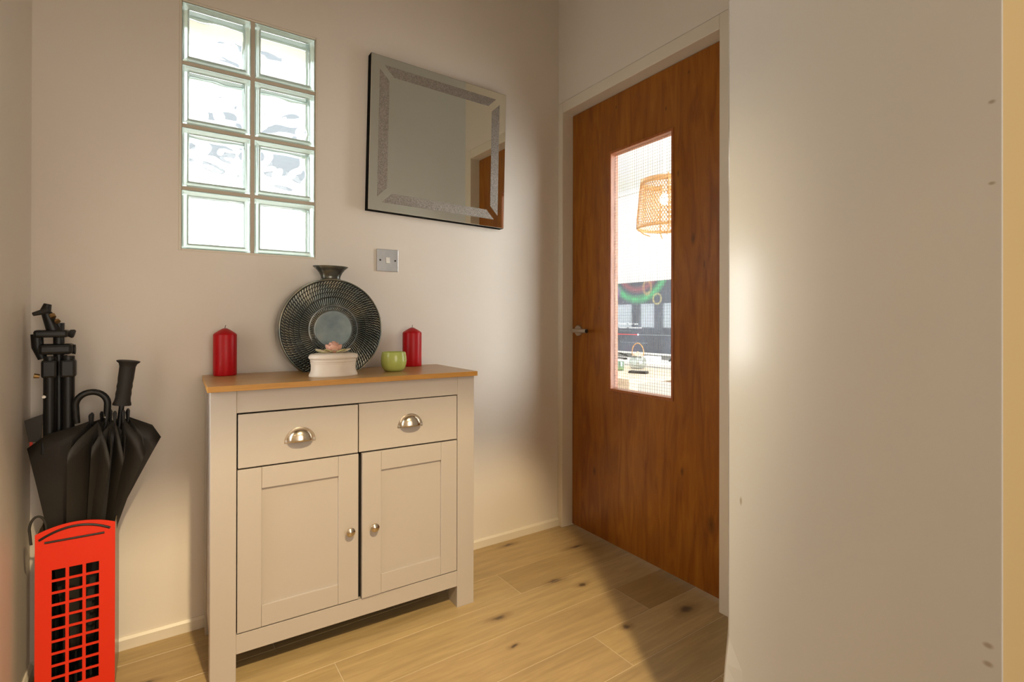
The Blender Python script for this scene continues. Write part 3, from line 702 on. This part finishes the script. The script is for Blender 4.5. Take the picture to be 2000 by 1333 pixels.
# ------------------------------------------------------------------ umbrellas
def canopy(base, top, flaps, r_rib, hem_drop, nz_=14):
    """furled canopy: ribs run base->top near the shaft, the cloth between them hangs out as folded flaps.
       flaps: list of (angle, reach at the hem, extra height of the corner)"""
    base, top = Vector(base), Vector(top); q = MB()
    K = len(flaps); ring = []
    for j, (a, R, dh) in enumerate(flaps):
        nxt = flaps[(j+1) % K]; a2 = nxt[0]+(2*pi if j == K-1 else 0)
        ring += [('f', a, R, dh), ('s', a+(a2-a)*.22, None, None), ('r', (a+a2)/2, None, None), ('s2', a+(a2-a)*.78, None, None)]
    n = len(ring)
    def pt(k, t):
        kind, a, R, dh = ring[k]
        ax = base.lerp(top, t)
        if kind == 'f':
            R, Rm = R
            rad = .016+(Rm-.016)*t/.57 if t < .57 else Rm+(R-Rm)*(t-.57)/.43
            z = -hem_drop*t**2+dh*t**2
            return ax+Vector((cos(a)*rad, sin(a)*rad, z))
        if kind == 'r':
            rad = .012+(r_rib-.012)*t
            return ax+Vector((cos(a)*rad, sin(a)*rad, .0))
        kf = k-1 if kind == 's' else (k+1) % n
        kr = k+1 if kind == 's' else k-1
        A, B = pt(kf, t), pt(kr, t); mid = A.lerp(B, .5)
        out = mid-ax; out.z = 0
        return mid+out*.30*t+Vector((0, 0, .004*t*sin(k*2.1)))
    vs = [pt(k, (i+.02)/nz_) for i in range(nz_+1) for k in range(n)]
    fs = [(i*n+k, i*n+(k+1) % n, (i+1)*n+(k+1) % n, (i+1)*n+k) for i in range(nz_) for k in range(n)]
    q.add(vs, fs)
    tips = [pt(k, 1.0) for k in range(n) if ring[k][0] == 'r']
    return q, tips
# straight-handled golf umbrella
ub = thing('golf_umbrella', 'black umbrella with a straight moulded grip, standing loose in the red stand', 'umbrella', (-1.742, -.105, .012), 0, 'black umbrellas in the red stand')
off = ub.location
B0, T0 = Vector((-1.742, -.105, .10)), Vector((-1.684, -.118, .716))
cv_, tips = canopy(B0-off, T0-off, [(-.12, (.100, .022), -.034), (.9, (.06, .03), 0), (1.9, (.05, .04), 0), (2.9, (.06, .05), -.01), (4.0, (.080, .06), -.035), (4.95, (.070, .05), -.070), (5.65, (.080, .032), -.066)], .024, .030)
cv_.build('canopy', M['black_fabric'], ub, smooth=True, solid=.0008)
hb, ht = Vector((-1.6755, -.118, .752))-off, Vector((-1.6605, -.120, .878))-off
MB().tube([Vector((-1.7425, -.105, .035))-off, B0-off, hb], [.003, .0055, .0065], 10).build('shaft', M['alu'], ub, smooth=True)
pr = [(.0, .020), (.03, .0200), (.10, .0175), (.18, .0165), (.26, .0172), (.34, .0160), (.42, .0172), (.5, .0162), (.6, .0172), (.72, .0172), (.86, .0175), (.93, .0200), (.965, .0250), (.99, .0258), (1.0, .0215)]
MB().tube([hb.lerp(ht, k) for k, _ in pr], [r*1.08 for _, r in pr], 18, flat=1.0).build('grip', M['black_matt'], ub, smooth=True)
for tp in tips:
    ax = (tp-(T0-off)); MB().tube([tp-Vector((0, 0, .012)), tp+Vector((0, 0, .018)), tp+Vector((0, 0, .024))], [.0032, .0048, .0022], 8).build('rib_tip', M['alu'], ub, smooth=True)
MB().tube([Vector((-1.7425, -.105, .0005))-off, Vector((-1.7425, -.105, .037))-off], [.0025, .0035], 8).build('ferrule', M['steel'], ub, smooth=True)
# crook-handled umbrella
uc = thing('crook_umbrella', 'black umbrella with a curved crook handle, standing left of the straight grip', 'umbrella', (-1.772, -.125, .012), 0, 'black umbrellas in the red stand')
off = uc.location
B1, T1 = Vector((-1.772, -.125, .10)), Vector((-1.722, -.128, .715))
cv_, tips = canopy(B1-off, T1-off, [(-.3, (.062, .04), -.06), (.9, (.045, .04), 0), (2.1, (.06, .05), 0), (3.07, (.150, .088), -.034), (4.05, (.098, .070), -.040), (5.1, (.070, .055), -.075)], .022, .026)
cv_.build('canopy', M['black_fabric'], uc, smooth=True, solid=.0008)
sh_top = Vector((-1.7065, -.129, .748))
MB().tube([Vector((-1.7725, -.125, .037))-off, B1-off, sh_top-off], [.003, .0055, .006], 10).build('shaft', M['alu'], uc, smooth=True)
cr = []
cc = Vector((-1.7405, -.129, .7600)); RR = .0345
for i in range(17):
    a = -.12+ (pi+.30)*i/16
    cr.append(cc+Vector((RR*cos(a), .004*i/16, RR*sin(a)*1.02)))
path = [Vector((-1.7095, -.1285, .700)), sh_top] + cr[1:] + [Vector((-1.7735, -.125, .735)), Vector((-1.771, -.125, .712))]
MB().tube([p_-off for p_ in path], [.0070, .0082]+[.0082]*(len(cr)-1)+[.0080, .0068], 14).build('crook_handle', M['black'], uc, smooth=True)
MB().tube([Vector((-1.7092, -.1285, .722))-off, Vector((-1.7086, -.1285, .732))-off], .0074, 14).build('collar', M['steel'], uc, smooth=True)
for tp in tips[:4]:
    MB().tube([tp-Vector((0, 0, .012)), tp+Vector((0, 0, .016)), tp+Vector((0, 0, .022))], [.0032, .0048, .0022], 8).build('rib_tip', M['alu'], uc, smooth=True)
MB().tube([Vector((-1.7725, -.125, .0005))-off, Vector((-1.7725, -.125, .039))-off], [.0025, .0035], 8).build('ferrule', M['steel'], uc, smooth=True)
lp = [Vector((-1.842+.016*cos(a)*1.0, -.178, .458+.032*sin(a))) for a in [pi*.02+pi*.96*i/12 for i in range(13)]]
MB().tube([p_-off for p_ in [Vector((-1.826, -.176, .40))]+lp+[Vector((-1.8575+.003, -.178, .42))]], .0030, 6, flat=.8).build('wrist_strap', M['black_fabric'], uc, smooth=True)

# ------------------------------------------------------------------ folded tripod leaning in the corner
tr = thing('camera_tripod', 'folded black camera tripod standing upright in the red stand, tallest item there', 'tripod', (-1.812, -.085, .012))
off = tr.location
def tb(pts, r, name, mt, parent=None, n=14, **kw): return MB().tube([Vector(p_)-off for p_ in pts], r, n, **kw).build(name, mt, parent or tr, smooth=True)
def bxo(x0, x1, y0, y1, z0, z1, name, mt, parent=None, bevel=.003): return MB().box(x0-off.x, x1-off.x, y0-off.y, y1-off.y, z0-off.z, z1-off.z).build(name, mt, parent or tr, bevel=bevel)
for (xb, yb_, xt, yt) in ((-1.826, -.100, -1.829, -.108), (-1.800, -.105, -1.791, -.112), (-1.806, -.062, -1.812, -.062)):
    lg = tb([(xb, yb_, .016), (xb, yb_, .05), (xt*.35+xb*.65, yt*.35+yb_*.65, .36)], [.008, .008, .008], 'leg', M['alu'])
    tb([(xt*.35+xb*.65, yt*.35+yb_*.65, .35), (xt, yt, .64)], .0108, 'leg_section', M['alu'], lg)
    tb([(xt, yt, .66), (xt, yt, .895)], .0135, 'leg_section', M['black'], lg)
    bxo(xt-.0165, xt+.0165, yt-.0165, yt+.0155, .838, .886, 'leg_clamp', M['black'], lg, bevel=.006)
    bxo(xt-.016, xt+.016, yt-.017, yt+.015, .635, .672, 'leg_clamp', M['black'], lg)
    tb([(xb, yb_, .0005), (xb, yb_, .018)], .009, 'rubber_foot', M['black_matt'], lg)
tb([(-1.838, -.122, .790), (-1.838, -.128, .7895)], .004, 'clamp_screw', M['steel'])
tb([(-1.812, -.085, .50), (-1.814, -.085, .985)], .012, 'centre_column', M['black'])
bxo(-1.852, -1.782, -.118, -.058, .900, .928, 'leg_collar', M['black'], bevel=.008)
bxo(-1.862, -1.792, -.115, -.060, .946, .966, 'platform', M['black'], bevel=.006)
tb([(-1.858, -.088, .955), (-1.856, -.088, .92), (-1.846, -.088, .888)], [.013, .013, .010], 'head_bracket', M['black'])
tb([(-1.792, -.088, .957), (-1.784, -.088, .955), (-1.7805, -.088, .954)], [.010, .0125, .010], 'tilt_knob', M['black_matt'])
tb([(-1.786, -.092, .912), (-1.7785, -.092, .912)], [.012, .014], 'tilt_knob', M['black_matt'])
tb([(-1.822, -.090, .960), (-1.838, -.092, 1.012)], [.0165, .0115], 'pan_head', M['black'])
tb([(-1.836, -.098, 1.018), (-1.862, -.112, 1.008)], [.0085, .0050], 'pan_handle', M['black_matt'])
tb([(-1.842, -.092, 1.010), (-1.836, -.090, 1.036)], [.013, .0085], 'quick_release_plate', M['black'])
tb([(-1.826, -.106, 1.008), (-1.822, -.110, 1.000)], [.0065, .0065], 'thumb_screw', M['brass'])
tb([(-1.816, -.106, .992), (-1.8125, -.110, .988)], [.0060, .0060], 'thumb_screw', M['brass'])
tb([(-1.850, -.104, .843), (-1.861, -.106, .845)], [.0055, .0065], 'thumb_screw', M['brass'])
q = MB(); q.prism([(-1.8785-off.x, .728-off.z), (-1.870-off.x, .672-off.z), (-1.846-off.x, .668-off.z), (-1.842-off.x, .742-off.z), (-1.856-off.x, .737-off.z)], 'y', -.112-off.y, -.108-off.y)
q.build('carry_strap', M['black_fabric'], tr)
MB().box(-1.868-off.x, -1.862-off.x, -.1118-off.y, -.1082-off.y, .655-off.z, .671-off.z).build('strap_tag', M['red_metal'], tr)

# ------------------------------------------------------------------ kitchen beyond the glass
# television
TX, TYC, TZC = 2.80, 2.0, 1.032
tv = thing('television', 'large flat television showing a video menu, on the white unit in the kitchen', 'television', (TX, TYC, TZC))
MB().box(.002, .045, -.735, .735, -.405, .402).build('case', M['tv_case'], tv, bevel=.004)
MB().box(-.0005, .0018, -.722, .722, -.388, .393).build('screen', M['screen'], tv)
MB().box(-.004, .004, -.736, .736, -.4085, -.3885).build('lower_trim', M['silver'], tv)
MB().box(-.003, .004, -.736, .736, .394, .404).build('upper_trim', M['silver'], tv)
for sy in (-.42, .42):
    MB().tube([(-.01, sy, -.406), (-.10, sy-.05, -.442), (-.14, sy-.06, -.446)], .009, 8).build('foot', M['tv_case'], tv)
    MB().tube([(.03, sy, -.406), (.10, sy-.05, -.442), (.12, sy-.06, -.446)], .009, 8).build('foot', M['tv_case'], tv)
def text(body, y, z, size, mt, name):
    c = bpy.data.curves.new(name, 'FONT'); c.body = body; c.size = size; c.align_x = 'LEFT'
    o = bpy.data.objects.new(name, c); COL.objects.link(o)
    dg = bpy.context.evaluated_depsgraph_get()
    me = bpy.data.meshes.new_from_object(o.evaluated_get(dg)); bpy.data.objects.remove(o); bpy.data.curves.remove(c)
    me.materials.clear(); me.materials.append(mt)
    o = bpy.data.objects.new(name, me); COL.objects.link(o); o.parent = tv
    o.location = (-.0012, y-TYC, z-TZC); o.rotation_euler = (pi/2, 0, -pi/2)
    return o
text('Psychedelic, Trance / Space', 2.375, .950, .0275, M['txt'], 'title_text')
text('Visualization / hallucinations mix', 2.375, .908, .0275, M['txt'], 'title_text')
text('Trance visuals and more', 2.372, .875, .020, M['txt_dim'], 'channel_text')
text('Press up to see more from this channel', 2.345, .742, .026, M['txt_dim'], 'hint_text')
MB().box(-.0012, -.0006, 2.07-TYC, 2.40-TYC, .834-TZC, .842-TZC).build('progress_bar', M['bar_red'], tv)
MB().box(-.0012, -.0006, 1.40-TYC, 2.07-TYC, .836-TZC, .841-TZC).build('progress_track', M['txt_dim'], tv)
MB().lathe([(0, 0), (.012, 0), (.012, .0004), (0, .0004)], 20).build('progress_knob', M['txt'], tv, loc=(-.0016, 2.07-TYC, .838-TZC)).rotation_euler = (0, pi/2, 0)
# white unit under it
un = thing('media_unit', 'low white gloss unit below the television', 'tv unit', (2.68, 1.9, 0))
MB().box(-.30, .30, -1.35, 1.35, .06, .545).build('carcass', M['unit'], un, bevel=.003)
MB().box(-.318, .308, -1.37, 1.37, .5455, .5755).build('unit_top', M['unit'], un, bevel=.003)
for k in range(4): MB().box(-.318, -.301, -1.345+k*.675, -.68+k*.675, .07, .535).build('unit_door', M['unit'], un, bevel=.002)
MB().box(-.25, .25, -1.3, 1.3, 0, .06).build('plinth', M['silver'], un)
for (nm, lab, cat, x, y, sx, sy, sz, mt) in (('media_box', 'small white box on the unit below the television', 'box', 2.55, 1.66, .05, .09, .055, 'white'),
        ('remote_control', 'dark remote control lying on the unit below the television', 'remote', 2.52, 2.06, .025, .07, .018, 'black')):
    t_ = thing(nm, lab, cat, (x, y, .5757))
    MB().box(-sx, sx, -sy, sy, 0, sz).build('body', M[mt], t_, bevel=.004)
    MB().box(-sx-.001, -sx+.001, -sy*.8, sy*.8, sz*.2, sz*.5).build('front_strip', M['silver'], t_)
# table
tx0, ty0, tx1, ty1, th_ = 1.18, .66, 2.02, 1.98, .57
tbt = thing('kitchen_table', 'low pale limed wood table seen through the door glass', 'table', ((tx0+tx1)/2, (ty0+ty1)/2, 0))
hx_, hy_ = (tx1-tx0)/2, (ty1-ty0)/2
for k in range(4): MB().box(-hx_+k*hx_/2, -hx_+(k+1)*hx_/2-.002, -hy_, hy_, th_-.035, th_).build('tabletop_board', M['table'], tbt, bevel=.002)
for sx in (-1, 1):
    for sy in (-1, 1): MB().box(sx*hx_-sx*.004, sx*hx_-sx*.094, sy*hy_-sy*.004, sy*hy_-sy*.094, 0, th_-.0355).build('leg', M['table'], tbt, bevel=.003)
for sx in (-1, 1): MB().box(sx*(hx_-.02), sx*(hx_-.04), -hy_+.095, hy_-.095, th_-.10, th_-.036).build('apron', M['table'], tbt)
# glass teapot
tp = thing('glass_teapot', 'round clear glass teapot with a hoop handle on the kitchen table', 'teapot', (1.880, 1.225, th_+.0005))
MB().lathe([(0, 0), (.052, 0), (.064, .006), (.076, .03), (.078, .055), (.068, .085), (.050, .104), (.046, .112), (.044, .112), (.048, .103), (.066, .083), (.075, .055), (.073, .03), (.061, .009), (0, .004)], 36).build('bowl', M['thin_glass'], tp, smooth=True)
MB().lathe([(0, .112), (.047, .112), (.047, .122), (.040, .132), (.012, .138), (.012, .150), (0, .152)], 28).build('lid', M['table'], tp, smooth=True)
MB().tube([(0, .068*cos(a), .122+.082*sin(a)+.02) for a in [-.35+(pi+.7)*i/24 for i in range(25)]], .0045, 8).build('hoop_handle', M['rattan'], tp, smooth=True)
MB().tube([(-.02, -.070, .05), (-.03, -.095, .075), (-.035, -.115, .105)], [.014, .011, .008], 10).build('spout', M['thin_glass'], tp, smooth=True)
jr = thing('glass_jar', 'small greenish glass jar on the kitchen table beside the teapot', 'jar', (1.62, 1.19, th_+.0005))
MB().lathe([(0, 0), (.036, 0), (.038, .004), (.038, .07), (.034, .078), (.032, .078), (.035, .069), (.035, .006), (0, .005)], 28).build('jar_body', M['jar_green'], jr, smooth=True)
MB().lathe([(0, .0052), (.034, .0052), (.034, .018), (0, .018)], 24).build('contents', M['leaf'], jr)
ph = thing('eyeglasses_case', 'flat black case lying on the kitchen table before the teapot', 'case', (1.57, .93, th_+.0005), radians(20))
MB().box(-.035, .035, -.075, .075, 0, .012).build('lower_half', M['black'], ph, bevel=.004)
MB().box(-.034, .034, -.074, .074, .0124, .020).build('upper_half', M['black'], ph, bevel=.004)
# pendant lamp
LXc, LYc = 1.03, .214
lm = thing('pendant_lamp', 'lit woven bamboo pendant lamp hanging in the kitchen behind the door glass', 'lamp', (LXc, LYc, 1.575))
LH, LRb, LRt = .315, .166, .138
def shade_pt(a, k): r = LRb+(LRt-LRb)*k**1.3; return Vector((r*cos(a), r*sin(a), LH*k))
q = MB(); NS = 54
for i in range(NS):
    for sg in (1, -1):
        a0_ = 2*pi*i/NS; w_ = .0026
        pts = [(a0_+sg*1.0*k/8, .05+.83*k/8) for k in range(9)]
        vs = []
        for a, k in pts:
            c = shade_pt(a, k)*1.0; c2 = c*1; rad = Vector((cos(a), sin(a), 0)); c2 += rad*(.0012*sg)
            tg = Vector((-sin(a), cos(a), 0)); vs += [c2-tg*w_, c2+tg*w_]
        q.add(vs, [(2*j, 2*j+1, 2*j+3, 2*j+2) for j in range(8)])
o = q.build('woven_strips', M['rattan'], lm, solid=.0009); tag(o, 'open diagonal bamboo weave', kind='stuff')
for k, hgt in ((0, .018), (.88, .034)):
    MB().grid(lambda u, v_, k=k, hgt=hgt: shade_pt(2*pi*v_, k)*1.0+Vector((cos(2*pi*v_)*.003, sin(2*pi*v_)*.003, hgt*u)), 1, 48, True).build('shade_band', M['rattan'], lm, smooth=True, solid=.004)
for i in range(4):
    a = radians(229)+i*pi/2
    MB().tube([shade_pt(a, 1.02)+Vector((cos(a)*.007, sin(a)*.007, 0))]+[shade_pt(a, k)+Vector((cos(a)*.007, sin(a)*.007, 0)) for k in (.8, .6, .4, .2, .02)]+[Vector((cos(a)*.13, sin(a)*.13, -.03)), Vector((cos(a)*.09, sin(a)*.09, -.045))], .0042, 8).build('bamboo_strut', M['rattan'], lm, smooth=True)
MB().lathe([(0, 0), (.012, .004), (.026, .02), (.030, .04), (.024, .06), (.013, .075), (0, .078)], 20, (0, 0, .15)).build('bulb', M['bulb'], lm, smooth=True)
MB().tube([(0, 0, .225), (0, 0, H-1.575-.02)], .0035, 8).build('cord', M['white'], lm)
MB().tube([(0, 0, .222), (0, 0, .27)], .017, 14).build('lamp_holder', M['white'], lm, smooth=True)
MB().lathe([(0, -.02), (.05, -.02), (.05, 0), (0, 0)], 24, (0, 0, H-1.575)).build('ceiling_rose', M['white'], lm)
for k in (0, pi/2): MB().tube([(cos(k)*.138, sin(k)*.138, .30), (-cos(k)*.138, -sin(k)*.138, .30)], .002, 6).build('shade_spider', M['white'], lm)
